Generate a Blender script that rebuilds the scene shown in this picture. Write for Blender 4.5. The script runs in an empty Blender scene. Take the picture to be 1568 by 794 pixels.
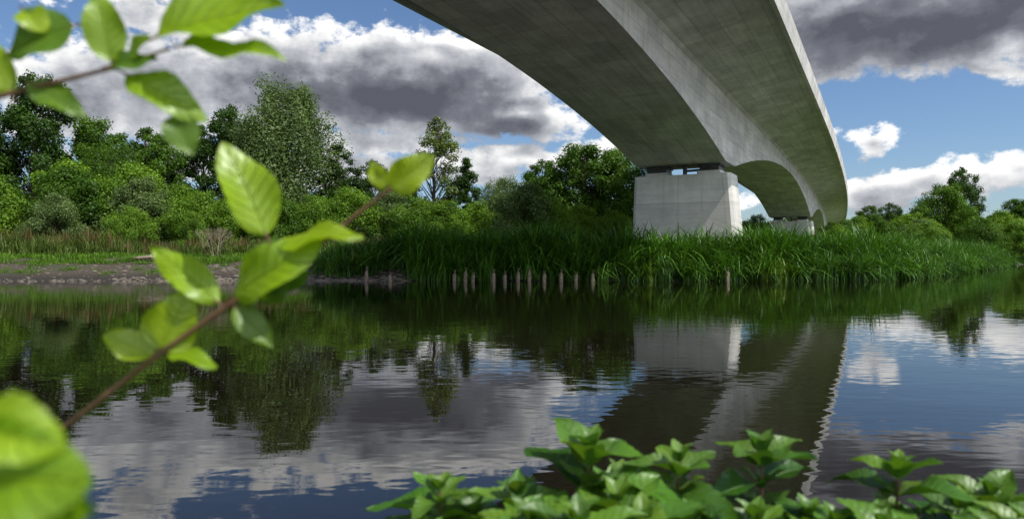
import bpy, math, random
import numpy as np
from mathutils import Vector
rng=np.random.default_rng(7); random.seed(7)
scn=bpy.context.scene
scn.view_settings.view_transform='Standard'; scn.view_settings.look='None'; scn.view_settings.exposure=0
col=scn.collection

# ---------------------------------------------------------------- node helpers
class NT:
    def __init__(s,nt): s.nt=nt; s.n=nt.nodes; s.l=nt.links
    def new(s,t,**kw):
        x=s.n.new(t)
        for k,v in kw.items(): setattr(x,k,v)
        return x
    def put(s,sock,v):
        if v is None: return
        if isinstance(v,bpy.types.NodeSocket): s.l.new(v,sock)
        else: sock.default_value=v
    def m(s,op,a,b=None,c=None,clamp=False):
        x=s.new('ShaderNodeMath',operation=op); x.use_clamp=clamp
        s.put(x.inputs[0],a); s.put(x.inputs[1],b); s.put(x.inputs[2],c)
        return x.outputs[0]
    def mix(s,f,a,b,bt='MIX'):
        x=s.new('ShaderNodeMix',data_type='RGBA',blend_type=bt)
        s.put(x.inputs[0],f); s.put(x.inputs[6],a); s.put(x.inputs[7],b)
        return x.outputs[2]
    def comb(s,x,y,z=0.0):
        n=s.new('ShaderNodeCombineXYZ'); s.put(n.inputs[0],x); s.put(n.inputs[1],y); s.put(n.inputs[2],z); return n.outputs[0]
    def sep(s,v):
        n=s.new('ShaderNodeSeparateXYZ'); s.put(n.inputs[0],v); return n.outputs
    def noise(s,vec,scale,detail=4,rough=.55,dist=0.0):
        n=s.new('ShaderNodeTexNoise'); s.put(n.inputs['Vector'],vec); n.inputs['Scale'].default_value=scale
        n.inputs['Detail'].default_value=detail; n.inputs['Roughness'].default_value=rough; n.inputs['Distortion'].default_value=dist
        return n.outputs[0]
    def ramp(s,f,stops):
        n=s.new('ShaderNodeValToRGB'); s.put(n.inputs[0],f)
        e=n.color_ramp.elements
        while len(e)<len(stops): e.new(.5)
        for i,(p,c) in enumerate(stops): e[i].position=p; e[i].color=(*c,1) if len(c)==3 else c
        return n.outputs[0]
    def smooth(s,x,a,b):
        n=s.new('ShaderNodeMapRange',interpolation_type='SMOOTHSTEP'); s.put(n.inputs[0],x)
        n.inputs[1].default_value=a; n.inputs[2].default_value=b; return n.outputs[0]
    def attr(s,name): return s.new('ShaderNodeAttribute',attribute_name=name)
def newmat(name):
    m=bpy.data.materials.new(name); m.use_nodes=True; m.node_tree.nodes.clear()
    return m,NT(m.node_tree)
def finish(T,sh):
    o=T.new('ShaderNodeOutputMaterial'); T.l.new(sh,o.inputs[0])
def c4(c): return (c[0],c[1],c[2],1)

# ---------------------------------------------------------------- materials
def leaf_mat(name,dark,light,trans=.35,veins=False,gloss=.06,rough=.45):
    m,T=newmat(name)
    at=T.attr('tint'); r=T.sep(at.outputs['Vector'])
    oi=T.new('ShaderNodeObjectInfo')
    f=T.m('ADD',r[0],T.m('MULTIPLY',T.m('SUBTRACT',oi.outputs['Random'],.5),.4),clamp=True)
    c=T.mix(f,c4(dark),c4(light))
    if veins:
        hv=T.new('ShaderNodeHueSaturation'); T.put(hv.inputs['Color'],c)
        T.put(hv.inputs['Hue'],T.m('ADD',.485,T.m('MULTIPLY',r[1],.03)))
        c=hv.outputs[0]
    nrm=None
    if veins:
        lv=T.sep(T.attr('luv').outputs['Vector'])
        av=T.m('ABSOLUTE',lv[1])
        side=T.m('ABSOLUTE',T.m('SINE',T.m('MULTIPLY',T.m('SUBTRACT',lv[0],T.m('MULTIPLY',av,.22)),26.0)))
        vein=T.m('SUBTRACT',1.0,T.smooth(side,0.0,.28))
        mid=T.m('SUBTRACT',1.0,T.smooth(av,0.02,.08))
        v=T.m('MAXIMUM',T.m('MULTIPLY',vein,.6),mid)
        nz=T.noise(T.new('ShaderNodeTexCoord').outputs['Object'],60,3)
        c=T.mix(T.m('MULTIPLY',v,.35),c,c4([min(1,x*1.5+.02) for x in light]))
        c=T.mix(T.m('MULTIPLY',nz,.6),c,c4(dark))
        b=T.new('ShaderNodeBump'); b.inputs['Strength'].default_value=.9; b.inputs['Distance'].default_value=.004
        T.put(b.inputs['Height'],T.m('SUBTRACT',T.m('MULTIPLY',nz,.3),v)); nrm=b.outputs[0]
    d=T.new('ShaderNodeBsdfDiffuse'); T.put(d.inputs[0],c); T.put(d.inputs['Normal'],nrm)
    t=T.new('ShaderNodeBsdfTranslucent')
    tc=T.mix(1.0,c,(1.15,1.1,.5,1),'MULTIPLY'); T.put(t.inputs[0],tc)
    g=T.new('ShaderNodeBsdfGlossy'); g.inputs['Roughness'].default_value=rough; g.inputs[0].default_value=(.9,.95,.9,1); T.put(g.inputs['Normal'],nrm)
    a=T.new('ShaderNodeMixShader'); a.inputs[0].default_value=trans; T.l.new(d.outputs[0],a.inputs[1]); T.l.new(t.outputs[0],a.inputs[2])
    if gloss<=0: finish(T,a.outputs[0]); return m
    b2=T.new('ShaderNodeMixShader'); b2.inputs[0].default_value=gloss; T.l.new(a.outputs[0],b2.inputs[1]); T.l.new(g.outputs[0],b2.inputs[2])
    finish(T,b2.outputs[0]); return m
M_alder=leaf_mat('alder_foliage',(.024,.066,.006),(.10,.20,.018),gloss=.012)
M_dark=leaf_mat('dark_foliage',(.015,.042,.006),(.06,.13,.016),gloss=.012)
M_willow=leaf_mat('willow_foliage',(.055,.10,.028),(.155,.23,.07),gloss=.015)
M_shrub=leaf_mat('shrub_foliage',(.05,.12,.010),(.18,.32,.028),gloss=.012)
M_poplar=leaf_mat('poplar_foliage',(.07,.11,.018),(.18,.24,.045),gloss=.02)
M_reed=leaf_mat('reed_blades',(.008,.038,.003),(.078,.20,.014),.25,gloss=.035)
M_sedge=leaf_mat('sedge_blades',(.10,.20,.012),(.22,.36,.03),.3)
M_weed=leaf_mat('meadow_weeds',(.035,.075,.010),(.11,.16,.03),.25,gloss=.02)
M_rust=leaf_mat('dock_seedheads',(.07,.045,.018),(.16,.12,.045),.2,gloss=.02)
M_grass=leaf_mat('bank_grass',(.04,.10,.008),(.13,.26,.02),.25,gloss=.02)
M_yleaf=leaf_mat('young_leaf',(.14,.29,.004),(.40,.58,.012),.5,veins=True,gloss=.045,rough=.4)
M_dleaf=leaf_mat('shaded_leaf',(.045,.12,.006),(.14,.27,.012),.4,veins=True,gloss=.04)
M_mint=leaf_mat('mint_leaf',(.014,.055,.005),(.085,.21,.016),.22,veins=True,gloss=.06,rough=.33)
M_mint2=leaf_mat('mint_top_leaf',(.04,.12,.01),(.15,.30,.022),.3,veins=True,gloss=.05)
def simple(name,c1,c2,scale=3,rough=.85,bump=.3,bd=.02):
    m,T=newmat(name); tc=T.new('ShaderNodeTexCoord').outputs['Object']
    n=T.noise(tc,scale,6,.6)
    p=T.new('ShaderNodeBsdfPrincipled'); T.put(p.inputs['Base Color'],T.ramp(n,[(.3,c1),(.7,c2)])); p.inputs['Roughness'].default_value=rough
    b=T.new('ShaderNodeBump'); b.inputs['Strength'].default_value=bump; b.inputs['Distance'].default_value=bd; T.put(b.inputs['Height'],n); T.l.new(b.outputs[0],p.inputs['Normal'])
    finish(T,p.outputs[0]); return m
M_bark=simple('bark',(.035,.027,.018),(.10,.08,.055),6)
M_twig=simple('young_twig',(.09,.04,.022),(.18,.10,.045),40,.6,.2,.001)
M_dead=simple('dead_wood',(.18,.14,.10),(.34,.28,.21),8)
M_wood=simple('weathered_wood',(.12,.09,.06),(.32,.26,.19),9)
M_stone=simple('bank_stones',(.055,.046,.036),(.20,.175,.14),3)
M_steel=simple('bearing_steel',(.025,.025,.025),(.06,.06,.06),5,.5,.05)

def concrete(name,c1,c2,bw=2.45,bh=1.1,streak=.5):
    m,T=newmat(name)
    uv=T.attr('luv').outputs['Vector']; s=T.sep(uv)
    obj=T.new('ShaderNodeTexCoord').outputs['Object']
    n1=T.noise(obj,.55,7,.62); n2=T.noise(obj,7,4,.6)
    st=T.noise(T.comb(T.m('MULTIPLY',s[0],.25),T.m('MULTIPLY',s[1],4.0)),1.0,4,.6)
    f=T.m('ADD',T.m('MULTIPLY',n1,.5),T.m('ADD',T.m('MULTIPLY',n2,.18),T.m('MULTIPLY',st,.32)))
    c=T.ramp(f,[(.38,c1),(.60,c2)])
    br=T.new('ShaderNodeTexBrick'); T.put(br.inputs['Vector'],uv); br.inputs['Scale'].default_value=1
    br.inputs['Brick Width'].default_value=bw; br.inputs['Row Height'].default_value=bh; br.inputs['Mortar Size'].default_value=.016
    br.inputs['Mortar Smooth'].default_value=.3
    br.inputs['Color1'].default_value=(.82,.82,.82,1); br.inputs['Color2'].default_value=(1.08,1.08,1.07,1); br.inputs['Mortar'].default_value=(.5,.5,.5,1)
    br.offset=.0 if bw>2.5 else .5
    c=T.mix(1.0,c,br.outputs[0],'MULTIPLY')
    vs=T.noise(T.comb(T.m('MULTIPLY',s[0],2.2),T.m('MULTIPLY',s[1],.12)),1.0,4,.6)
    c=T.mix(T.m('MULTIPLY',T.smooth(vs,.52,.75),streak),c,c4([x*.62 for x in c1]))
    p=T.new('ShaderNodeBsdfPrincipled'); T.put(p.inputs['Base Color'],c); p.inputs['Roughness'].default_value=.7
    b=T.new('ShaderNodeBump'); b.inputs['Strength'].default_value=.3; b.inputs['Distance'].default_value=.02
    T.put(b.inputs['Height'],T.m('ADD',T.m('MULTIPLY',n2,.3),T.m('MULTIPLY',br.outputs['Fac'],-.5))); T.l.new(b.outputs[0],p.inputs['Normal'])
    finish(T,p.outputs[0]); return m
M_conc=concrete('bridge_concrete',(.39,.38,.36),(.64,.63,.60),streak=.4)
M_pier=concrete('pier_concrete',(.50,.49,.46),(.70,.685,.65),3.6,2.6,.4)

# ---------------------------------------------------------------- mesh helpers
def build(name,parts,mats,parent=None,loc=(0,0,0),smooth=False,link=True):
    V=[];F=[];MI=[];TI=[];UV=[];off=0
    for p in parts:
        v=np.asarray(p['v'],float).reshape(-1,3); f=np.asarray(p['f'],int).reshape(-1,4)
        V.append(v);F.append(f+off);MI.append(np.full(len(f),p.get('m',0)))
        t=p.get('t'); t=np.tile([.5,.5,0],(len(v),1)) if t is None else np.asarray(t).reshape(-1,3); TI.append(t)
        u=p.get('u'); u=np.zeros((len(v),3)) if u is None else np.asarray(u).reshape(-1,3); UV.append(u)
        off+=len(v)
    V=np.concatenate(V);F=np.concatenate(F);MI=np.concatenate(MI);TI=np.concatenate(TI);UV=np.concatenate(UV)
    me=bpy.data.meshes.new(name)
    me.vertices.add(len(V)); me.vertices.foreach_set('co',V.astype(np.float32).ravel())
    me.loops.add(len(F)*4); me.loops.foreach_set('vertex_index',F.astype(np.int32).ravel())
    me.polygons.add(len(F)); me.polygons.foreach_set('loop_start',np.arange(0,len(F)*4,4,dtype=np.int32))
    for m in mats: me.materials.append(m)
    me.polygons.foreach_set('material_index',MI.astype(np.int32))
    me.polygons.foreach_set('use_smooth',np.full(len(F),smooth))
    a=me.attributes.new('tint','FLOAT_VECTOR','POINT'); a.data.foreach_set('vector',TI.astype(np.float32).ravel())
    a=me.attributes.new('luv','FLOAT_VECTOR','POINT'); a.data.foreach_set('vector',UV.astype(np.float32).ravel())
    me.update(calc_edges=True); me.validate()
    if not link: return me
    o=bpy.data.objects.new(name,me); col.objects.link(o); o.location=loc
    if parent: o.parent=parent
    return o
def inst(name,me,loc,rot=0,sc=(1,1,1),parent=None):
    o=bpy.data.objects.new(name,me); col.objects.link(o); o.location=loc; o.rotation_euler=(0,0,rot)
    o.scale=(sc,)*3 if isinstance(sc,(int,float)) else sc
    if parent: o.parent=parent
    return o
def empty(name):
    o=bpy.data.objects.new(name,None); col.objects.link(o); return o
def tube(path,rad,sides=6,m=0):
    path=np.asarray(path,float); n=len(path); V=[]
    for i in range(n):
        d=path[min(i+1,n-1)]-path[max(i-1,0)]; d/=np.linalg.norm(d)+1e-9
        a=np.cross(d,[0,0,1.0]); 
        if np.linalg.norm(a)<.05: a=np.cross(d,[1.0,0,0])
        a/=np.linalg.norm(a); b=np.cross(d,a)
        th=np.linspace(0,2*np.pi,sides,endpoint=False)
        V.append(path[i]+rad[i]*(np.cos(th)[:,None]*a+np.sin(th)[:,None]*b))
    V=np.concatenate(V); F=[]
    for i in range(n-1):
        for k in range(sides):
            k2=(k+1)%sides; F.append([i*sides+k,i*sides+k2,(i+1)*sides+k2,(i+1)*sides+k])
    return dict(v=V,f=F,m=m)
def diamonds(P,nrm,L,W,tint,m=0):
    n=len(P); r=rng.normal(size=(n,3)); a=np.cross(nrm,r); a/=np.linalg.norm(a,axis=1)[:,None]+1e-9
    b=np.cross(nrm,a); b/=np.linalg.norm(b,axis=1)[:,None]+1e-9
    L=np.asarray(L)[:,None]; W=np.asarray(W)[:,None]
    V=np.stack([P-a*L,P+b*W,P+a*L,P-b*W],1).reshape(-1,3)
    F=np.arange(n*4).reshape(-1,4)
    return dict(v=V,f=F,m=m,t=np.repeat(tint,4,axis=0))
def unit(n):
    r=rng.normal(size=(n,3)); return r/np.linalg.norm(r,axis=1)[:,None]

def tree_mesh(name,H,R,kind,nclump,nleaf,leaf,mat,hb=.2,rcl=(.15,.30)):
    parts=[]
    n=9; tp=np.zeros((n,3)); z=np.linspace(-.3,H*.86,n); wob=np.cumsum(rng.normal(0,.018*H,(n,2)),0)*.5; wob[0]=0
    tp[:,:2]=wob; tp[:,2]=z
    stems=1 if kind!='shrub' else 0
    if stems: parts.append(tube(tp,np.linspace(.022*H,.003*H,n),7,1))
    ph=rng.uniform(0,6.28,3); hb0=H*hb
    for i in range(nclump):
        t=(i+rng.uniform())/nclump
        if kind=='round': pr=math.sin(math.pi*(.14+.80*t))**.65
        elif kind=='cone': pr=(1-t)**.75*.95+.08
        elif kind=='column': pr=math.sin(math.pi*(.12+.82*t))**.8
        elif kind=='willow': pr=math.sin(math.pi*(.2+.74*t))**.55
        else: pr=math.sqrt(max(0.03,1-t*t))
        phi=rng.uniform(0,6.28); lob=1+.2*math.sin(2*phi+ph[0]+3*t)+.15*math.sin(5*phi+ph[1]+6*t)
        r=R*pr*math.sqrt(rng.uniform(.08,1))*lob*.88
        rc=R*rng.uniform(*rcl)*(1.0 if t<.85 else .7)
        zc=hb0+(H-hb0)*t-rc*.4
        cx=np.interp(zc,tp[:,2],tp[:,0]); cy=np.interp(zc,tp[:,2],tp[:,1])
        c=np.array([cx+r*math.cos(phi),cy+r*math.sin(phi),zc])
        if stems:
            zb=max(.12*H,zc-r*.9-.08*H); b0=np.array([np.interp(zb,tp[:,2],tp[:,0]),np.interp(zb,tp[:,2],tp[:,1]),zb])
        else: b0=np.array([rng.normal(0,.12*R),rng.normal(0,.12*R),-.1])
        mid=(b0+c)/2+np.array([0,0,.08*r])+rng.normal(0,.03*R,3)
        rb=.0045*H*(.6+.4*(1-t))
        parts.append(tube([b0,mid,c],[rb*1.3,rb*.8,rb*.25],4,1))
        k=int(nleaf*(rc/(R*.24))**2*rng.uniform(.75,1.15))
        d=unit(k); rad=rc*(rng.uniform(.15,1,k)**.5)*rng.choice([1,1,1,1.35],k)
        sq=np.array([1,1,.72]) if kind!='willow' else np.array([.9,.9,1.0])
        P=c+d*rad[:,None]*sq+rng.normal(0,rc*.10,(k,3))
        if kind=='willow': P[:,2]-=(rng.uniform(0,1,k)**2)*rc*.6
        P[:,2]=np.maximum(P[:,2],.05)
        nr=d*.7+unit(k)*.55+np.array([0,0,.4]); nr/=np.linalg.norm(nr,axis=1)[:,None]
        cb=rng.uniform(.25,.75); ti=np.stack([np.clip(cb+rng.normal(0,.16,k),0,1),rng.uniform(0,1,k),np.zeros(k)],1)
        L=leaf*rng.uniform(.55,1.25,k)
        parts.append(diamonds(P,nr,L,L*(.62 if kind!='willow' else .38),ti,0))
    return build(name,parts,[mat,M_bark],link=False)

T_round=[tree_mesh('alder_a',10,3.6,'round',125,380,.110,M_alder),tree_mesh('alder_b',10,3.2,'round',115,370,.105,M_alder,.12),
         tree_mesh('oak_a',10,4.2,'round',135,400,.115,M_alder,.10)]
T_dark=[tree_mesh('dark_a',10,3.0,'round',105,360,.10,M_dark,.10),tree_mesh('dark_b',10,2.4,'column',100,330,.095,M_dark,.08)]
T_willow=tree_mesh('willow_a',10,4.0,'willow',190,420,.115,M_willow,.05)
T_willow2=tree_mesh('willow_b',10,4.4,'willow',160,400,.115,M_alder,.06)
T_poplar=tree_mesh('poplar_a',10,2.0,'column',95,190,.085,M_poplar,.06,(.15,.30))
T_cone=tree_mesh('cone_a',10,2.0,'cone',85,300,.085,M_dark,.04)
T_shrub=[tree_mesh('shrub_a',5,3.2,'shrub',90,400,.080,M_shrub,.02),tree_mesh('shrub_b',5,2.8,'shrub',85,400,.075,M_shrub,.02),
         tree_mesh('shrub_c',5,3.0,'shrub',85,400,.078,M_willow,.02),tree_mesh('shrub_d',5,3.0,'shrub',85,400,.078,M_alder,.02)]

# ---------------------------------------------------------------- terrain
bx=[-3000,-300,-120,-60,-30,-8,0,10,19,25,31,45,69,120,200,500,3000]
by=[ 60,  45,  39, 37.2,36.6,37.0,37.4,37.6,38.5,42,49,65,92,150,240,560,3200]
nx=[-3000,-60,-10,10,60,200,500,3000]; ny=[-10,0,1.85,1.9,22,110,330,2500]
def sm(x): x=np.clip(x,0,1); return x*x*(3-2*x)
def vnoise(x,y,seed=0):
    return (np.sin(x*1.3+seed)*np.cos(y*1.7+seed*2)+np.sin(x*2.9+y*1.1+seed)*.5+np.cos(y*3.7-x*2.3+seed*3)*.35+np.sin(x*7.1+y*5.3)*.15)/2
def bank_d(X,Y):
    yb=np.interp(X,bx,by)+.25*vnoise(X*.9,X*0,2); sl=(np.interp(X+.5,bx,by)-np.interp(X-.5,bx,by))
    dF=(Y-yb)/np.sqrt(1+sl**2); dN=(np.interp(X,nx,ny)-Y)*.95
    return dF,dN
def ground_z(X,Y):
    X=np.asarray(X,float);Y=np.asarray(Y,float)
    dF,dN=bank_d(X,Y)
    L=sm((-5.5-X)/4)
    zf=(1-L)*(.75*sm(dF/2.2)+.5*sm((dF-2)/30))+L*(1.3*sm(dF/9.0)**.8+.25*sm(dF/30))
    zf=zf+.07*vnoise(X*.7,Y*.7,1)*sm(dF/3)+.6*sm((dF-60)/200)
    zn=.7*sm(dN/1.3)+.1*sm(dN/10)
    d=np.maximum(dF,dN)
    return np.where(dF>=0,zf,np.where(dN>=0,zn,-1.2*sm(-d/3)-.03))
def axis(lo,hi,step,far):
    mid=np.arange(lo,hi+step,step); k=np.geomspace(3,far,22)
    return np.concatenate([lo-k[::-1],mid,hi+k])
xs=axis(-62,112,.8,2600); ys=axis(-4,112,.6,2600)
GX,GY=np.meshgrid(xs,ys); GZ=ground_z(GX,GY)
ny_,nx_=GX.shape; idx=np.arange(ny_*nx_).reshape(ny_,nx_)
GF=np.stack([idx[:-1,:-1],idx[:-1,1:],idx[1:,1:],idx[1:,:-1]],-1).reshape(-1,4)
dF,dN=bank_d(GX,GY)
mask=sm((-4.5-GX)/3)*(1-sm((dF-6.2)/1.6))*(dF>-5)
gt=np.stack([mask.ravel(),np.zeros(mask.size),np.zeros(mask.size)],1)
m,T=newmat('ground_soil_grass')
tc=T.new('ShaderNodeTexCoord').outputs['Object']
g=T.sep(T.attr('tint').outputs['Vector'])[0]
n1=T.noise(tc,.35,6,.6); n2=T.noise(tc,6,6,.65); n3=T.noise(tc,22,3,.6)
z=T.sep(tc)[2]
grass=T.mix(n2,(.03,.06,.010,1),(.09,.15,.025,1)); grass=T.mix(T.smooth(n1,.45,.7),grass,(.09,.11,.03,1))
grav=T.ramp(n3,[(.35,(.028,.020,.013)),(.5,(.065,.050,.033)),(.72,(.20,.17,.13))])
grav=T.mix(T.smooth(n2,.42,.62),grav,(.045,.033,.020,1))
grav=T.mix(T.m('MULTIPLY',T.smooth(n1,.5,.65),.6),grav,(.04,.055,.016,1))
gm=T.smooth(T.m('ADD',g,T.m('MULTIPLY',T.m('SUBTRACT',n2,.5),.9)),.35,.6)
c=T.mix(gm,grass,grav)
wet=T.m('SUBTRACT',1.0,T.smooth(T.m('ADD',z,T.m('MULTIPLY',n2,.1)),.12,.55))
c=T.mix(T.m('MULTIPLY',wet,.88),c,(.015,.011,.007,1))
p=T.new('ShaderNodeBsdfPrincipled'); T.put(p.inputs['Base Color'],c); p.inputs['Roughness'].default_value=.9
b=T.new('ShaderNodeBump'); b.inputs['Strength'].default_value=.8; b.inputs['Distance'].default_value=.12; T.put(b.inputs['Height'],T.m('ADD',n2,T.m('MULTIPLY',n3,.5))); T.l.new(b.outputs[0],p.inputs['Normal'])
finish(T,p.outputs[0])
build('ground',[dict(v=np.stack([GX,GY,GZ],-1),f=GF,t=gt)],[m],smooth=True)
def gz(x,y): return float(ground_z(np.array([x]),np.array([y]))[0])

# water
m,T=newmat('river_water')
tc=T.new('ShaderNodeTexCoord').outputs['Object']; o=T.sep(tc)
v1=T.comb(T.m('MULTIPLY',o[0],.9),T.m('MULTIPLY',o[1],1.6)); v2=T.comb(T.m('MULTIPLY',o[0],3.0),T.m('MULTIPLY',o[1],7.0))
h1=T.noise(v1,1.0,1,.5,.3); h2=T.noise(v2,1.0,1,.5,.3)
patch=T.smooth(T.noise(tc,.09,1,.5),.35,.65)
h=T.m('ADD',T.m('MULTIPLY',h1,.5),T.m('MULTIPLY',h2,T.m('ADD',.14,T.m('MULTIPLY',patch,.24))))
b=T.new('ShaderNodeBump'); b.inputs['Strength'].default_value=1.0; b.inputs['Distance'].default_value=.0060; T.put(b.inputs['Height'],h)
p=T.new('ShaderNodeBsdfPrincipled'); p.inputs['Base Color'].default_value=(.006,.0045,.0025,1); p.inputs['Roughness'].default_value=.0; p.inputs['IOR'].default_value=1.55
T.l.new(b.outputs[0],p.inputs['Normal']); finish(T,p.outputs[0])
build('river_water',[dict(v=[[-3000,-60,0],[3000,-60,0],[3000,3000,0],[-3000,3000,0]],f=[[0,1,2,3]])],[m])

# ---------------------------------------------------------------- bridge
SL=.54
def axisP(u):
    k=max(0,u-60); return np.array([-11+SL*u-.00025*k*k,u,0]), -.0001*k*k
def frame(u):
    a,d0=axisP(u-.5); b_,d1=axisP(u+.5); t=b_-a; t/=np.linalg.norm(t); p,dz=axisP(u)
    return p,t,np.array([t[1],-t[0],0]),dz
piers=[-76,-10,50,116,182,248]
def soffit(u):
    for a,b_ in zip(piers[:-1],piers[1:]):
        if a<=u<=b_:
            half=(b_-a)/2; x=abs(u-(a+b_)/2); q=min(1,x/(half-1.6)); return 11.5-3.42*q*q
    return 8.1
us=np.arange(-76,248.1,1.5); ring=[]; uvs=[]
CR=5.2; CL=4.3
for u in us:
    p,t,n,dz=frame(u); zs=soffit(u)
    prof=[(0,zs),(0,12.72),(.22,12.9),(CR-.25,13.8),(CR-.25,13.62),(CR,13.62),(CR+.12,14.75),(CR-.2,14.75),(CR-.2,14.1),
          (-6.6-CL+.2,14.1),(-6.6-CL+.2,14.75),(-6.6-CL-.12,14.75),(-6.6-CL,13.62),(-6.6-CL+.25,13.62),(-6.6-CL+.25,13.8),(-6.82,12.9),(-6.6,12.72),(-6.6,zs)]
    acc=0; prev=None
    for q in prof:
        if prev is not None: acc+=math.hypot(q[0]-prev[0],q[1]-prev[1])
        prev=q
        w=p+n*q[0]; ring.append([w[0],w[1],q[1]+dz]); uvs.append([u/.88,acc,0])
K=18
parts=[]
R_=np.array(ring).reshape(len(us),K,3)
U_=np.array(uvs).reshape(len(us),K,3)
for k in range(K):
    k2=(k+1)%K; A=R_[:,k];B=R_[:,k2]; v=np.stack([A,B],1).reshape(-1,3)
    uu=us/.88
    if k==K-1: ua=np.stack([uu,np.full(len(us),6.6),uu*0],1); ub=np.stack([uu,np.zeros(len(us)),uu*0],1)
    elif k in(0,K-2):
        ua=np.stack([uu,20+A[:,2],uu*0],1); ub=np.stack([uu,20+B[:,2],uu*0],1)
    else: ua=U_[:,k].copy(); ub=U_[:,k2].copy(); ref=U_[:,k,1].copy(); ua[:,1]-=ref; ub[:,1]-=ref
    uv=np.stack([ua,ub],1).reshape(-1,3)
    i=np.arange(len(us)-1)*2; f=np.stack([i,i+1,i+3,i+2],1)
    parts.append(dict(v=v,f=f,u=uv,m=0))
bridge=empty('concrete_bridge')
build('girder_deck',parts,[M_conc],bridge)
def prism(bot,top,m=0):
    n=len(bot); parts=[]; acc=0
    for k in range(n):
        k2=(k+1)%n; L=np.linalg.norm(np.array(bot[k])-np.array(bot[k2])); 
        v=[bot[k],bot[k2],top[k2],top[k]]; u=[[acc,bot[k][2],0],[acc+L,bot[k2][2],0],[acc+L,top[k2][2],0],[acc,top[k][2],0]]
        parts.append(dict(v=v,f=[[0,1,2,3]],u=u,m=m)); acc+=L
    c=np.mean(top,0)
    for k in range(n):
        k2=(k+1)%n; mid=(np.array(top[k])+np.array(top[k2]))/2
        parts.append(dict(v=[top[k],mid,top[k2],c],f=[[0,1,2,3]],u=[[x[0],x[1],0] for x in(top[k],mid,top[k2],c)],m=m))
    return parts
for i,u in enumerate(piers):
    p,t,n,dz=frame(u); top=7.3+dz
    def P(a,s,z): w=p+n*a+t*s; return [w[0],w[1],z]
    def ringz(x0,x1,s,ch,z): return [P(x0+ch,-s,z),P(x1-ch,-s,z),P(x1,-s+ch,z),P(x1,s-ch,z),P(x1-ch,s,z),P(x0+ch,s,z),P(x0,s-ch,z),P(x0,-s+ch,z)]
    pp=prism(ringz(-7.0,1.0,1.9,.22,-1),ringz(-6.85,.25,1.45,.22,top))
    for (a0,a1) in((-6.1,-4.4),(-2.2,-.5)):
        pp+=prism(ringz(a0,a1,1.05,.05,top-.01),ringz(a0,a1,1.05,.05,top+.26))
        pp+=prism(ringz(a0+.15,a1-.15,.85,.05,top+.25),ringz(a0+.15,a1-.15,.85,.05,top+.62),1)
        pp+=prism(ringz(a0+.05,a1-.05,.95,.05,top+.61),ringz(a0+.05,a1-.05,.95,.05,top+.83),1)
    pp+=[tube([P(-3.1,-.9,top-.1),P(-3.1,-.9,top+.9)],[.16,.16],8,1),tube([P(-3.1,-.9,top+.3),P(-1.5,-.9,top+.35)],[.09,.09],8,1)]
    build('pier_%d'%(i+1),pp,[M_pier,M_steel],bridge)

# ---------------------------------------------------------------- trees  (x, y, height, width-scale)
def plant(name,me,x,y,h,base=10,w=1.0,rot=None):
    s=h/base; return inst(name,me,(x,y,gz(x,y)-.05),random.uniform(0,6.28) if rot is None else rot,(s*w,s*w,s))
back=[('alder_tree',T_dark[0],-52.5,76,19.8,.85),('alder_tree',T_round[1],-58,74,15.5,.9),('alder_tree',T_round[0],-46.5,77,15,.9),('alder_tree',T_dark[1],-42,78,14.5,.9),
 ('alder_tree',T_round[1],-38.5,74,13,.85),('alder_tree',T_dark[1],-34.6,78,14.6,1),('alder_tree',T_dark[0],-31.0,77,16.6,.85),
 ('willow_tree',T_willow,-25.0,74,18.2,.92),('alder_tree',T_dark[1],-19.6,76,12.2,1),('alder_tree',T_dark[0],-16.2,78,10.6,.9),
 ('poplar_tree',T_poplar,-8.6,75,14.8,1.15),('alder_tree',T_dark[0],-12.0,77,10,1.0),('conifer_tree',T_cone,-4.8,74,10.6,1.15),
 ('willow_tree',T_willow,-1.2,84,9.8,.8),('alder_tree',T_round[1],3.6,76,10.6,1.0),('alder_tree',T_round[0],7.6,75,12.4,1.1),('alder_tree',T_round[2],12.0,76,11.8,.95),
 ('alder_tree',T_round[1],16.6,78,10,.95),('alder_tree',T_round[0],-66,78,17,.9),('alder_tree',T_dark[0],-75,76,15,1),
 ('willow_tree',T_willow2,-40,68,11,.8),
 ('oak_tree',T_round[2],82,130,13.8,1.1),('alder_tree',T_dark[0],89,134,17.6,.72),('alder_tree',T_round[0],95.5,128,11,1.1),('alder_tree',T_round[1],102,126,13,1.1),
 ('alder_tree',T_round[1],69,132,9.6,1.0),('alder_tree',T_dark[0],75,136,10.4,1.0),('alder_tree',T_round[2],110,136,14,1)]
for nme,me,x,y,h,w in back: plant(nme,me,x,y,h,10,w)
sh=[(-43.5,57,6.6,1),(-39,60,8.2,1),(-36,56,7.2,1.0),(-32.5,58,7.8,.9),(-30,55,6.2,.9),(-27,56,5.6,1),(-24.3,54,5.0,1),(-22.5,60,7.5,.8),(-19.5,56,5.2,.9),(-16.6,57,5.0,.9),(-13.6,56,5.5,1),
 (-10.6,57,5.3,1),(-8,56,4.9,.9),(-5.2,56,4.8,1),(-2.8,58,4.8,1),(.7,56,6.4,1),(3.1,57,5.2,.9),(6,60,4.7,1),(9,62,4.4,1),(11.5,58,3.8,.9),(-48,58,7,1),(-53,57,6.5,1),
 (-34,51,4.6,.9),(-41,51.5,4.4,.9),(-28,50,3.6,.8),(-23,49,3.2,.7)]
for i,(x,y,h,w) in enumerate(sh): plant('willow_shrub',T_shrub[[0,1,3,0,2,1][i%6] if x<-14 else [0,1,0,2][i%4]],x,y,h,5,w)
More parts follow.
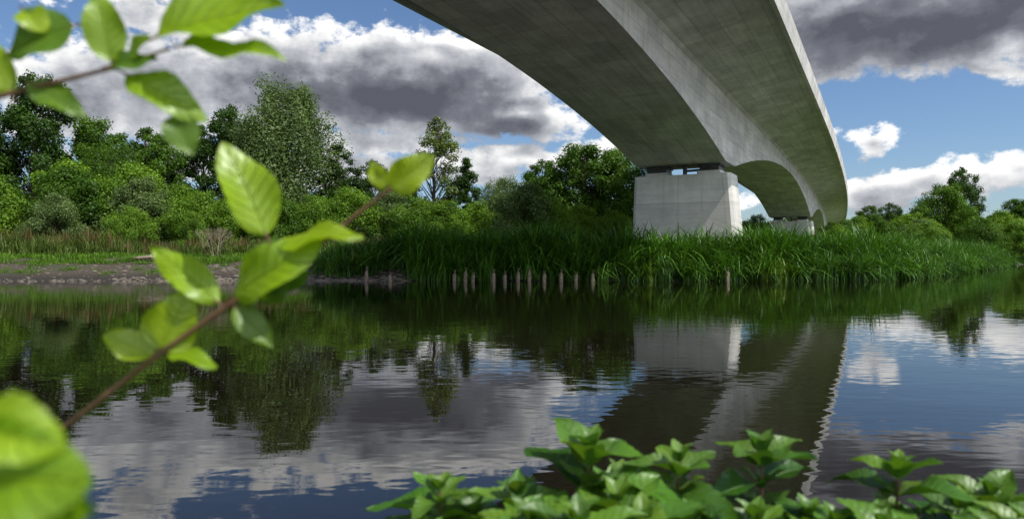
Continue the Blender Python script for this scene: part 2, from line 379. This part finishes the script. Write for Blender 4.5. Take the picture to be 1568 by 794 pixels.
for i,(x,y,h,w) in enumerate([(29.5,62,3.3,1),(33.6,69,4.0,1),(38.5,76,4.8,1),(42,80,5.2,1),(46,76,4.2,1),(50,84,5.0,1),(54,88,4.4,1),(62.5,91,5.6,.9),(59,96,5.2,1),(70,102,6.2,1),(76,106,7.5,1),(34.2,96,5.8,.9),(66,112,7.2,1),(38,64.5,3.1,.8),(72,96,5.5,.8),(58,124,6,1),(40,106,3.2,1.1),(43.2,105,3.1,1.1),(46.5,106,3.2,1.1),(50,110,4.2,1),(37.5,104,3.4,1.1)]):
    plant('willow_shrub',T_shrub[[0,3,1,3,0,2][i%6]],x,y,h,5,w)
belt=empty('distant_trees')
for i in range(130):
    x=-330+i*6.4+random.uniform(-3,3); y=random.uniform(190,300)
    if x/y>.28 and x/y<.55 and y<235: y+=60
    h=random.uniform(9,15)*(y/240); me=random.choice(T_round+T_dark)
    inst('tree_%d'%i,me,(x,y,gz(x,y)-.3),random.uniform(0,6.28),(h/10*1.25,h/10*1.25,h/10),belt)
for i in range(24):
    x=-70+i*3.8+random.uniform(-1,1); y=random.uniform(84,98); h=random.uniform(5.5,8)
    inst('understorey_%d'%i,random.choice(T_shrub),(x,y,gz(x,y)-.2),random.uniform(0,6.28),(h/5,h/5,h/5),belt)

# ---------------------------------------------------------------- reeds, grasses
def blades(n,rad,h0,h1,wid,lean=.5,droop=.35,seg=6):
    V=[];F=[];TI=[];off=0
    for i in range(n):
        a=rng.uniform(0,6.28); r=rad*math.sqrt(rng.uniform()); bx_,by_=r*math.cos(a),r*math.sin(a)
        ph=rng.uniform(0,6.28); h=rng.uniform(h0,h1); le=h*lean*rng.uniform(.2,1.2); dr=droop*rng.uniform(.1,1.5)
        s=np.array([-math.sin(ph),math.cos(ph),0]); tn=[np.clip(rng.normal(.5,.28),0,1),rng.uniform(),0]
        tw=rng.uniform(-.6,.6)
        for k in range(seg+1):
            t=k/seg; c=np.array([bx_+math.cos(ph)*le*t**1.9,by_+math.sin(ph)*le*t**1.9,h*(t-dr*t**3)])
            w=wid*(1-t**2.2)*.5+.002; ss=s*w+np.array([math.cos(ph),math.sin(ph),0])*w*tw*t
            V+= [c-ss,c+ss]; TI+=[tn,tn]
            if k<seg: b0=off+k*2; F.append([b0,b0+1,b0+3,b0+2])
        off+=2*(seg+1)
    return np.array(V),np.array(F),np.array(TI)
class Mass:
    def __init__(s): s.parts=[]
    def add(s,src,loc,rot,sc,dt=0.0,m=0):
        V,F,TI=src; c,n=math.cos(rot),math.sin(rot)
        W=V.copy(); W[:,0]=(V[:,0]*c-V[:,1]*n)*sc+loc[0]; W[:,1]=(V[:,0]*n+V[:,1]*c)*sc+loc[1]; W[:,2]=V[:,2]*sc+loc[2]
        t=TI.copy(); t[:,0]=np.clip(t[:,0]+rng.normal(0,.17)+dt,0,1)
        s.parts.append(dict(v=W,f=F,t=t,m=m))
    def done(s,name,mats): return build(name,s.parts,mats)
RE=[blades(55,.45,1.4,2.4,.075,.85,.6,5),blades(55,.5,1.2,2.3,.08,1.1,.75,5),blades(46,.4,1.6,2.6,.065,.55,.35,5),blades(50,.5,1.3,2.2,.085,1.3,.8,5)]
SE=blades(70,.3,.9,1.6,.05,.8,.5,4)
WE=[blades(80,.5,.7,1.4,.05,.35,.25,3),blades(80,.5,.5,1.2,.06,.5,.3,3)]
WR=blades(26,.4,1.0,1.6,.06,.15,.1,3)
GR=[blades(90,.45,.15,.4,.022,.6,.4,2),blades(90,.5,.1,.3,.022,.8,.4,2)]
M=Mass()
for i in range(1450):
    x=random.uniform(-11.5,60)
    y0=float(np.interp(x,bx,by)); s=float(np.interp(x+.5,bx,by)-np.interp(x-.5,bx,by)); c=math.sqrt(1+s*s)
    d=random.uniform(-.35,4.4)
    if x<-5.5: d=random.uniform(1.5,6.5)
    if -4.5<x<4.5: d=random.uniform(.1,4.4)
    if x>30 and random.random()<.35: continue
    y=y0+d*c
    sc=random.uniform(.82,1.34)*(1.05 if d>.8 else .8)*(.94 if x>16.5 else 1)*(1 if x<24 else .92)*(.5+.5*min(1,max(0,(x+11.5)/5)))
    sc*=1+.08*math.sin(x*.9)+.06*math.sin(x*2.3)
    M.add(random.choice(RE),(x,y,gz(x,y)-.05),random.uniform(0,6.28),sc,.24*math.sin(x*.7+1)*math.sin(x*.23)+.10*math.sin(x*2.9))
M.done('reed_bed',[M_reed])
M=Mass()
for i,(x,y) in enumerate([(14.0,37.6),(14.5,37.4),(14.9,37.7),(7.6,37.3),(-9,39.5),(14.2,38.1)]): M.add(SE,(x,y,max(0,gz(x,y))),random.uniform(0,6),random.uniform(.9,1.2))
M.done('yellow_sedge',[M_sedge])
M=Mass()
for i in range(700):
    x=random.uniform(-56,-9); y=random.uniform(45.2,53); 
    sc=random.uniform(.7,1.15)*(1.4 if x<-27 else .95)*(.75+.06*(y-45))
    M.add(random.choice(WE),(x,y,gz(x,y)-.03),random.uniform(0,6.28),sc)
    if random.random()<.2: M.add(WR,(x,y,gz(x,y)-.03),random.uniform(0,6.28),sc,m=1)
M.done('meadow_weeds',[M_weed,M_rust])
M=Mass()
for i in range(1000):
    x=random.uniform(-50,-5); d=random.uniform(5,9.5) if random.random()<.8 else random.uniform(2,6); y=float(np.interp(x,bx,by))+d
    M.add(random.choice(GR),(x,y,gz(x,y)-.02),random.uniform(0,6.28),random.uniform(.5,1.3)*(1 if d>5 else .7))
for i in range(160):
    x=random.uniform(-5,6); y=random.uniform(-3.5,.2)
    M.add(random.choice(GR),(x,y,gz(x,y)-.02),random.uniform(0,6.28),random.uniform(.5,.9))
M.done('bank_grass',[M_grass])

def stone(c,r):
    th=np.linspace(0,2*np.pi,7)[:-1]; V=[];F=[]
    for j,(zz,rr) in enumerate([(-.5,.7),(.05,1),(.45,.65),(.58,.05)]):
        for a in th: V.append([c[0]+r*rr*math.cos(a)*rng.uniform(.8,1.2)*1.3,c[1]+r*rr*math.sin(a)*rng.uniform(.8,1.2),c[2]+r*zz*rng.uniform(.8,1.1)])
    for j in range(3):
        for a in range(6): F.append([j*6+a,j*6+(a+1)%6,(j+1)*6+(a+1)%6,(j+1)*6+a])
    return dict(v=V,f=F)
sp=[]
for i in range(1800):
    x=rng.uniform(-50,-5) if rng.uniform()<.6 else rng.uniform(-19,-5.5); d=rng.uniform(-.15,1.0) if rng.uniform()<.45 else rng.uniform(0,5.5)
    y=float(np.interp(x,bx,by))+d; r=rng.uniform(.03,.10)*(1.8 if rng.uniform()<.10 else 1); sp.append(stone((x,y,gz(x,y)),r))
build('bank_stones',sp,[M_stone])
for x,y,h in [(-7.9,37.0,.8),(-6.6,36.9,.5),(-3.1,36.5,.6),(-2.5,36.45,.75),(-2.1,36.5,.5),(-1.0,36.4,.65),(-.4,36.5,.55),(.3,36.4,.7),(.9,36.5,.8),(1.7,36.4,.55),(2.6,36.5,.65),(3.4,36.5,.5),(4.3,36.6,.6),(11.6,36.8,.75)]:
    build('wooden_stake',[tube([[x,y,-.8],[x+.02,y,h*.6],[x+.05,y,h],[x+.05,y,h+.01]],[.1,.1,.085,.01],7)],[M_wood])
build('driftwood_log',[tube([[-23.6,42.6,1.18],[-22.4,42.4,1.28],[-21.3,42.5,1.2]],[.12,.15,.07],7),tube([[-22.4,42.4,1.25],[-22.1,42.2,1.6]],[.06,.02],5)],[M_dead])
tw=[]
def br(p,d,l,r,lev):
    q=p+d*l; tw.append(tube([p,(p+q)/2+rng.normal(0,.04*l,3),q],[r,r*.8,r*.55],5))
    if lev>0:
        for _ in range(3):
            dd=d+rng.normal(0,.42,3); dd/=np.linalg.norm(dd); br(q,dd,l*.68,r*.55,lev-1)
for _ in range(8):
    d=np.array([rng.normal(0,.5),rng.normal(0,.3),1]); d/=np.linalg.norm(d); br(np.array([-19.2+rng.normal(0,.25),44.2,1.1]),d,.9,.03,3)
build('bare_shrub',tw,[M_dead])

# ---------------------------------------------------------------- close-up leaves
def leaf(base,tip,width,normal,fold=.25,curl=.15,m=0,tint=None,nu=14,nv=8,serr=.04,shape=1.0):
    base=np.array(base,float);tip=np.array(tip,float); ax=tip-base; L=np.linalg.norm(ax); ax/=L
    nr=np.array(normal,float); nr-=ax*np.dot(nr,ax); nr/=np.linalg.norm(nr); sd=np.cross(ax,nr)
    V=[];U=[]; ph=rng.uniform(0,6)
    for i in range(nu+1):
        t=i/nu; w=width*.5*(math.sin(math.pi*t**(.8*shape))**.75 if 0<t<1 else .0)+.0008
        if i%2: w*=1+serr
        for j in range(nv+1):
            v=j/nv*2-1
            wave=.06*L*math.sin(t*9+ph)*abs(v)**2
            p=base+ax*L*t+sd*w*v+nr*(fold*w*abs(v)**1.3-curl*L*t*t+wave+ .02*L*math.sin(t*40)*abs(v)*.25)
            V.append(p);U.append([t,v,0])
    n=nv+1; F=[[i*n+j,i*n+j+1,(i+1)*n+j+1,(i+1)*n+j] for i in range(nu) for j in range(nv)]
    if tint is None: tint=[np.clip(rng.normal(.5,.2),0,1),rng.uniform(),0]
    return dict(v=V,f=F,u=U,m=m,t=np.tile(tint,(len(V),1)))
sap=[]
def W(x,z,y=.70): return np.array([x,y,z])
stem=[W(-.95,.62,.62),W(-.80,.95,.64),W(-.62,1.20,.67),W(-.525,1.28,.69),W(-.452,1.328),W(-.368,1.393),W(-.294,1.445),W(-.244,1.479),W(-.197,1.509),W(-.157,1.542),W(-.125,1.566)]
sap.append(tube(stem,[.007,.006,.004,.0034,.003,.0028,.0027,.0025,.0022,.002,.0015],8,2))
def sl(bx_,bz,tx,tz,w,nrm,m=0,y0=.70,y1=.70,**k): 
    b0=W(bx_,bz,y0); t0=W(tx,tz,y1); sap.append(leaf(b0,t0,w,nrm,m=m,**k))
    sap.append(tube([b0-(t0-b0)*.12,b0,b0+(t0-b0)*.05],[.0012,.0012,.001],5,2))
sl(-.252,1.518,-.289,1.617,.052,(.55,-.8,.25),0,y1=.69,tint=[.75,.5,0],fold=.4)
sl(-.241,1.508,-.155,1.530,.034,(.1,-.55,.85),0,y1=.68,tint=[.7,.3,0])
sl(-.287,1.455,-.195,1.517,.048,(.25,-.85,.5),0,y1=.67,tint=[.6,.6,0])
sl(-.301,1.450,-.377,1.512,.034,(-.2,-.7,.7),0,y1=.71,tint=[.7,.6,0])
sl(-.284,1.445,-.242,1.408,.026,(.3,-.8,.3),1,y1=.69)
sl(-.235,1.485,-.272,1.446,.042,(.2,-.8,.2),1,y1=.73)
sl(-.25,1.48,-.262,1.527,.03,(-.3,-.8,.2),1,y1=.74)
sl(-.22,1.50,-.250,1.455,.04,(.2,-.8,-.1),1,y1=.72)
sl(-.361,1.4015,-.332,1.462,.052,(.3,-.9,.2),0,y1=.70,tint=[.6,.1,0],shape=.8)
sl(-.368,1.395,-.413,1.421,.032,(.1,-.7,.6),0,y1=.69,tint=[.7,.2,0])
sl(-.352,1.398,-.296,1.394,.02,(.1,-.5,.9),0,y1=.68)
sl(-.125,1.566,-.080,1.600,.034,(.2,-.9,.1),0,y1=.69,tint=[.95,0,0],shape=.9)
sl(-.127,1.567,-.151,1.596,.018,(-.3,-.9,.1),0,y1=.71,tint=[.9,0,0])
st2=[W(-1.05,.60,.50),W(-.92,1.1,.52),W(-.72,1.50,.56),W(-.56,1.61,.58),W(-.450,1.638,.6),W(-.3525,1.6625,.6),W(-.301,1.68,.6)]
sap.append(tube(st2,[.007,.006,.004,.003,.0026,.002,.0014],8,2))
def s2(*a,**k): sl(*a,y0=.6,y1=.59,**k)
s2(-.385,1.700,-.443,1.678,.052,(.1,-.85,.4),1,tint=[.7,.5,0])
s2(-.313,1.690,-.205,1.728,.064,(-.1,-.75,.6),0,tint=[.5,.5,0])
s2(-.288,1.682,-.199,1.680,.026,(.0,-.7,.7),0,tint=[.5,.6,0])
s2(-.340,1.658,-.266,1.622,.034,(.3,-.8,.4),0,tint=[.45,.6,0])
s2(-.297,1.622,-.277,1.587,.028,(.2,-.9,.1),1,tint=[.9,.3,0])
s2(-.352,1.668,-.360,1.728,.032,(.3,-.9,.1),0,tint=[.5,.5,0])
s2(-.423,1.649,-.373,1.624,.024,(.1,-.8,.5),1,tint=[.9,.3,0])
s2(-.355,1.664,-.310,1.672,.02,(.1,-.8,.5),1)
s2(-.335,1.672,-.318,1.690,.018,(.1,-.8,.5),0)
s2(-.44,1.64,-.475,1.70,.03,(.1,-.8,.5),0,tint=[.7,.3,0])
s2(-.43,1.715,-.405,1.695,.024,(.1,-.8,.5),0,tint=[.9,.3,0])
st3=[W(-.62,.60,.28),W(-.50,1.0,.29),W(-.36,1.27,.29),W(-.27,1.37,.29),W(-.236,1.405,.29)]
sap.append(tube(st3,[.005,.004,.003,.0022,.0013],8,2))
sl(-.238,1.428,-.186,1.424,.030,(.0,-.6,.8),0,y0=.29,y1=.28,tint=[.75,.5,0])
sl(-.246,1.405,-.174,1.411,.046,(.1,-.85,.45),0,y0=.29,y1=.27,tint=[.25,.6,0])
sl(-.250,1.380,-.178,1.396,.050,(.1,-.85,.45),0,y0=.29,y1=.28,tint=[.2,.6,0])
build('alder_sapling',sap,[M_yleaf,M_dleaf,M_twig],smooth=True)

def mint(x,y,top,s=1.0,lean=(0,0)):
    parts=[]; g0=gz(x,y); H=top-g0; n=7; path=[]
    for i in range(n):
        t=i/(n-1); path.append([x+lean[0]*t*t,y+lean[1]*t*t,g0-.03+(H+.03)*t])
    parts.append(tube(path,list(np.linspace(.005,.002,n)),6,2)); path=np.array(path)
    a0=rng.uniform(0,3.14); z=top; lv=0
    while z>top-.30*s-.05 and z>g0+.08:
        c=np.array([np.interp(z,path[:,2],path[:,0]),np.interp(z,path[:,2],path[:,1]),z])
        L=(.020,.042,.064,.078,.080,.074,.064,.055,.05,.05)[min(lv,9)]*s*rng.uniform(.8,1.2)
        for k in range(4 if lv<2 else 2):
            a=a0+lv*1.57+k*(1.57 if lv<2 else math.pi)+rng.normal(0,.2)
            el=(1.2,.65,.30,.08,-.08,-.25,-.4,-.3,-.3,-.3)[min(lv,9)]+rng.normal(0,.16)
            d=np.array([math.cos(a)*math.cos(el),math.sin(a)*math.cos(el),math.sin(el)])
            nr=np.array([-math.cos(a)*math.sin(el),-math.sin(a)*math.sin(el),math.cos(el)])
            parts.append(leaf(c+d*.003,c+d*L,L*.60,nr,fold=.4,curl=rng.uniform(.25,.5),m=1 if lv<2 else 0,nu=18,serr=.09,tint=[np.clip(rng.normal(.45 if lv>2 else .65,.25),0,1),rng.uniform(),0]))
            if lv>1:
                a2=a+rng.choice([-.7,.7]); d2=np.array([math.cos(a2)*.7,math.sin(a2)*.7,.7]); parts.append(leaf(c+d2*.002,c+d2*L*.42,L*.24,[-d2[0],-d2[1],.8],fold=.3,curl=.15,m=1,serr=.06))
        z-=(.010,.015,.021,.026,.030,.034,.036,.036,.036)[min(lv,8)]*s; lv+=1
    return build('water_mint',parts,[M_mint,M_mint2,M_twig],smooth=True)
for x,y,top,s in [(-.109,1.16,1.105,1.8),(-.065,1.10,1.065,1.9),(.012,1.13,1.105,2.0),(.051,1.07,1.087,2.0),(.105,1.13,1.172,2.3),(.152,1.04,1.125,2.2),(.239,1.16,1.150,2.0),(.203,1.25,1.08,1.9),
                  (.196,.99,1.112,2.1),(.276,1.04,1.080,1.8),(.312,1.16,1.060,1.7),(.341,1.07,1.055,1.7),(.430,1.16,1.155,2.0),(.405,1.08,1.07,1.8),(.486,1.13,1.065,1.7),(.544,1.07,1.065,2.0),(.645,1.16,1.135,2.0),
                  (.610,1.10,1.075,2.0),(.566,1.02,1.085,1.9),(.711,1.10,1.080,2.1),(.795,1.16,1.085,2.0),(.848,1.16,1.06,1.9),(.754,1.02,1.080,2.0),(-.145,1.22,1.04,1.6),(.029,.97,1.116,2.0),(.10,.95,1.13,2.0),(.68,1.0,1.095,1.9)]:
    mint(x,y,top,s,(rng.normal(0,.015),rng.normal(0,.015)))

# ---------------------------------------------------------------- light & sky
SUN_EL=math.radians(56); sx,sy=.84,-.543
sdir=Vector((sx*math.cos(SUN_EL),sy*math.cos(SUN_EL),math.sin(SUN_EL))).normalized()
L=bpy.data.lights.new('sun','SUN'); L.energy=4.8; L.angle=math.radians(.5); L.color=(1,.95,.87)
so=bpy.data.objects.new('sun',L); col.objects.link(so); so.rotation_euler=sdir.to_track_quat('Z','Y').to_euler()

w=bpy.data.worlds.new('World'); scn.world=w; w.use_nodes=True; w.node_tree.nodes.clear()
try: w.cycles.sampling_method='MANUAL'; w.cycles.sample_map_resolution=512
except Exception as e: print(e)
gp=bpy.data.node_groups.new('cloud_field','ShaderNodeTree')
gp.interface.new_socket('a',in_out='INPUT',socket_type='NodeSocketFloat'); gp.interface.new_socket('e',in_out='INPUT',socket_type='NodeSocketFloat')
gp.interface.new_socket('f',in_out='OUTPUT',socket_type='NodeSocketFloat')
G=NT(gp); gi=G.new('NodeGroupInput'); go=G.new('NodeGroupOutput'); A,E=gi.outputs[0],gi.outputs[1]
vec=G.comb(A,G.m('MULTIPLY',E,1.3),3.3)
wx=G.noise(vec,8,2,.5); vec2=G.comb(A,G.m('MULTIPLY',E,1.3),9.1); wy=G.noise(vec2,8,2,.5)
Aw=G.m('ADD',A,G.m('MULTIPLY',G.m('SUBTRACT',wx,.5),.14)); Ew=G.m('ADD',E,G.m('MULTIPLY',G.m('SUBTRACT',wy,.5),.06))
blobs=[(-.155,.245,.27,.10,1.35),(.0,.205,.16,.048,1.2),(-.28,.25,.20,.08,.9),(-.46,.225,.26,.13,.55),(.56,.31,.30,.10,1.3),(.50,.44,.40,.12,1),(.478,.15,.036,.022,.55),
       (.015,.137,.15,.02,.5),(.12,.142,.08,.022,.5),(.53,.086,.22,.024,.6),(.62,.10,.10,.035,.5),(-.21,.16,.13,.022,.5),(.60,.225,.045,.014,.5),(-.35,.12,.3,.03,.5)]
cur=None
for a,e,ra,re,am in blobs:
    dx=G.m('MULTIPLY',G.m('SUBTRACT',Aw,a),1/ra); dy=G.m('MULTIPLY',G.m('SUBTRACT',Ew,e),1/re)
    k_=G.m('MULTIPLY',G.m('SUBTRACT',1.0,G.m('SQRT',G.m('ADD',G.m('MULTIPLY',dx,dx),G.m('MULTIPLY',dy,dy)))),am)
    cur=k_ if cur is None else G.m('SMOOTH_MAX',cur,k_,.12)
fb=G.noise(vec,12,2.5,.5)
fb2=G.noise(vec,3.2,3,.55)
away=G.smooth(G.m('ABSOLUTE',A),.72,.95); gen=G.m('MULTIPLY',G.m('SUBTRACT',fb2,.46),5.0)
base=G.m('ADD',G.m('MULTIPLY',G.m('MAXIMUM',cur,-.8),G.m('SUBTRACT',1.0,away)),G.m('MULTIPLY',gen,away))
f=G.m('ADD',base,G.m('MULTIPLY',G.m('SUBTRACT',fb,.5),1.3))
G.l.new(f,go.inputs[0])
T=NT(w.node_tree)
gen_=T.new('ShaderNodeTexCoord').outputs['Generated']; d=T.sep(gen_)
az=T.m('ARCTAN2',d[0],d[1]); el=T.m('DIVIDE',d[2],T.m('MAXIMUM',.05,T.m('SQRT',T.m('ADD',T.m('MULTIPLY',d[0],d[0]),T.m('MULTIPLY',d[1],d[1])))))
def field(a,e):
    g_=T.new('ShaderNodeGroup'); g_.node_tree=gp; T.put(g_.inputs[0],a); T.put(g_.inputs[1],e); return g_.outputs[0]
Fl=field(az,el); F1=field(T.m('ADD',az,.006),T.m('ADD',el,.026))
fine=T.noise(T.comb(az,T.m('MULTIPLY',el,1.3),5.5),36,6,.62)
fn=T.m('SUBTRACT',fine,.5)
F0=T.m('ADD',Fl,T.m('MULTIPLY',fn,1.0))
dens=T.smooth(F0,.0,.26)
lit=T.m('ADD',T.m('MULTIPLY',T.m('SUBTRACT',Fl,F1),.72),T.m('MULTIPLY',fn,.55))
thick=T.smooth(Fl,.08,.80)
sh_=T.m('ADD',T.m('SUBTRACT',.84,T.m('MULTIPLY',thick,.72)),lit,clamp=True)
cc=T.ramp(sh_,[(0,(1.1,1.18,1.45)),(.28,(2.1,2.22,2.6)),(.6,(5.3,5.5,5.9)),(1,(12,11.9,11.7))])
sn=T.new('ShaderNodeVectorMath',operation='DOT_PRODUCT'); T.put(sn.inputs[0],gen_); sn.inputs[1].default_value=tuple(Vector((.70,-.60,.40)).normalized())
fill_gain=T.m('ADD',1.0,T.m('MULTIPLY',T.smooth(sn.outputs['Value'],-.05,1.0),3.0))  # added fill: unseen clouds behind the camera brightened to light web and pier
cc=T.mix(1.0,cc,T.comb(fill_gain,fill_gain,fill_gain),'MULTIPLY')
sky=T.new('ShaderNodeTexSky',sky_type='NISHITA'); sky.sun_disc=False; sky.sun_elevation=SUN_EL; sky.sun_rotation=math.atan2(sx,sy); sky.altitude=0; sky.air_density=1.0; sky.dust_density=.6; sky.ozone_density=1.5
skc=T.mix(1.0,sky.outputs[0],(.86,1.0,1.18,1),'MULTIPLY')
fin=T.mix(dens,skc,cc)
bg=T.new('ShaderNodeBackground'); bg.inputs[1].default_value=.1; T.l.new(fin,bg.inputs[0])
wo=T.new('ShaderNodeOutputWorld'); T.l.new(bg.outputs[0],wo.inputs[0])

# ---------------------------------------------------------------- camera
cam=bpy.data.cameras.new('camera'); co=bpy.data.objects.new('camera',cam); col.objects.link(co)
co.location=(0,0,1.5); co.rotation_euler=(math.radians(90),0,0)
cam.sensor_width=36; cam.lens=24; cam.shift_y=-9/1568
cam.clip_start=.05; cam.clip_end=8000
cam.dof.use_dof=True; cam.dof.focus_distance=30; cam.dof.aperture_fstop=4.0
scn.camera=co
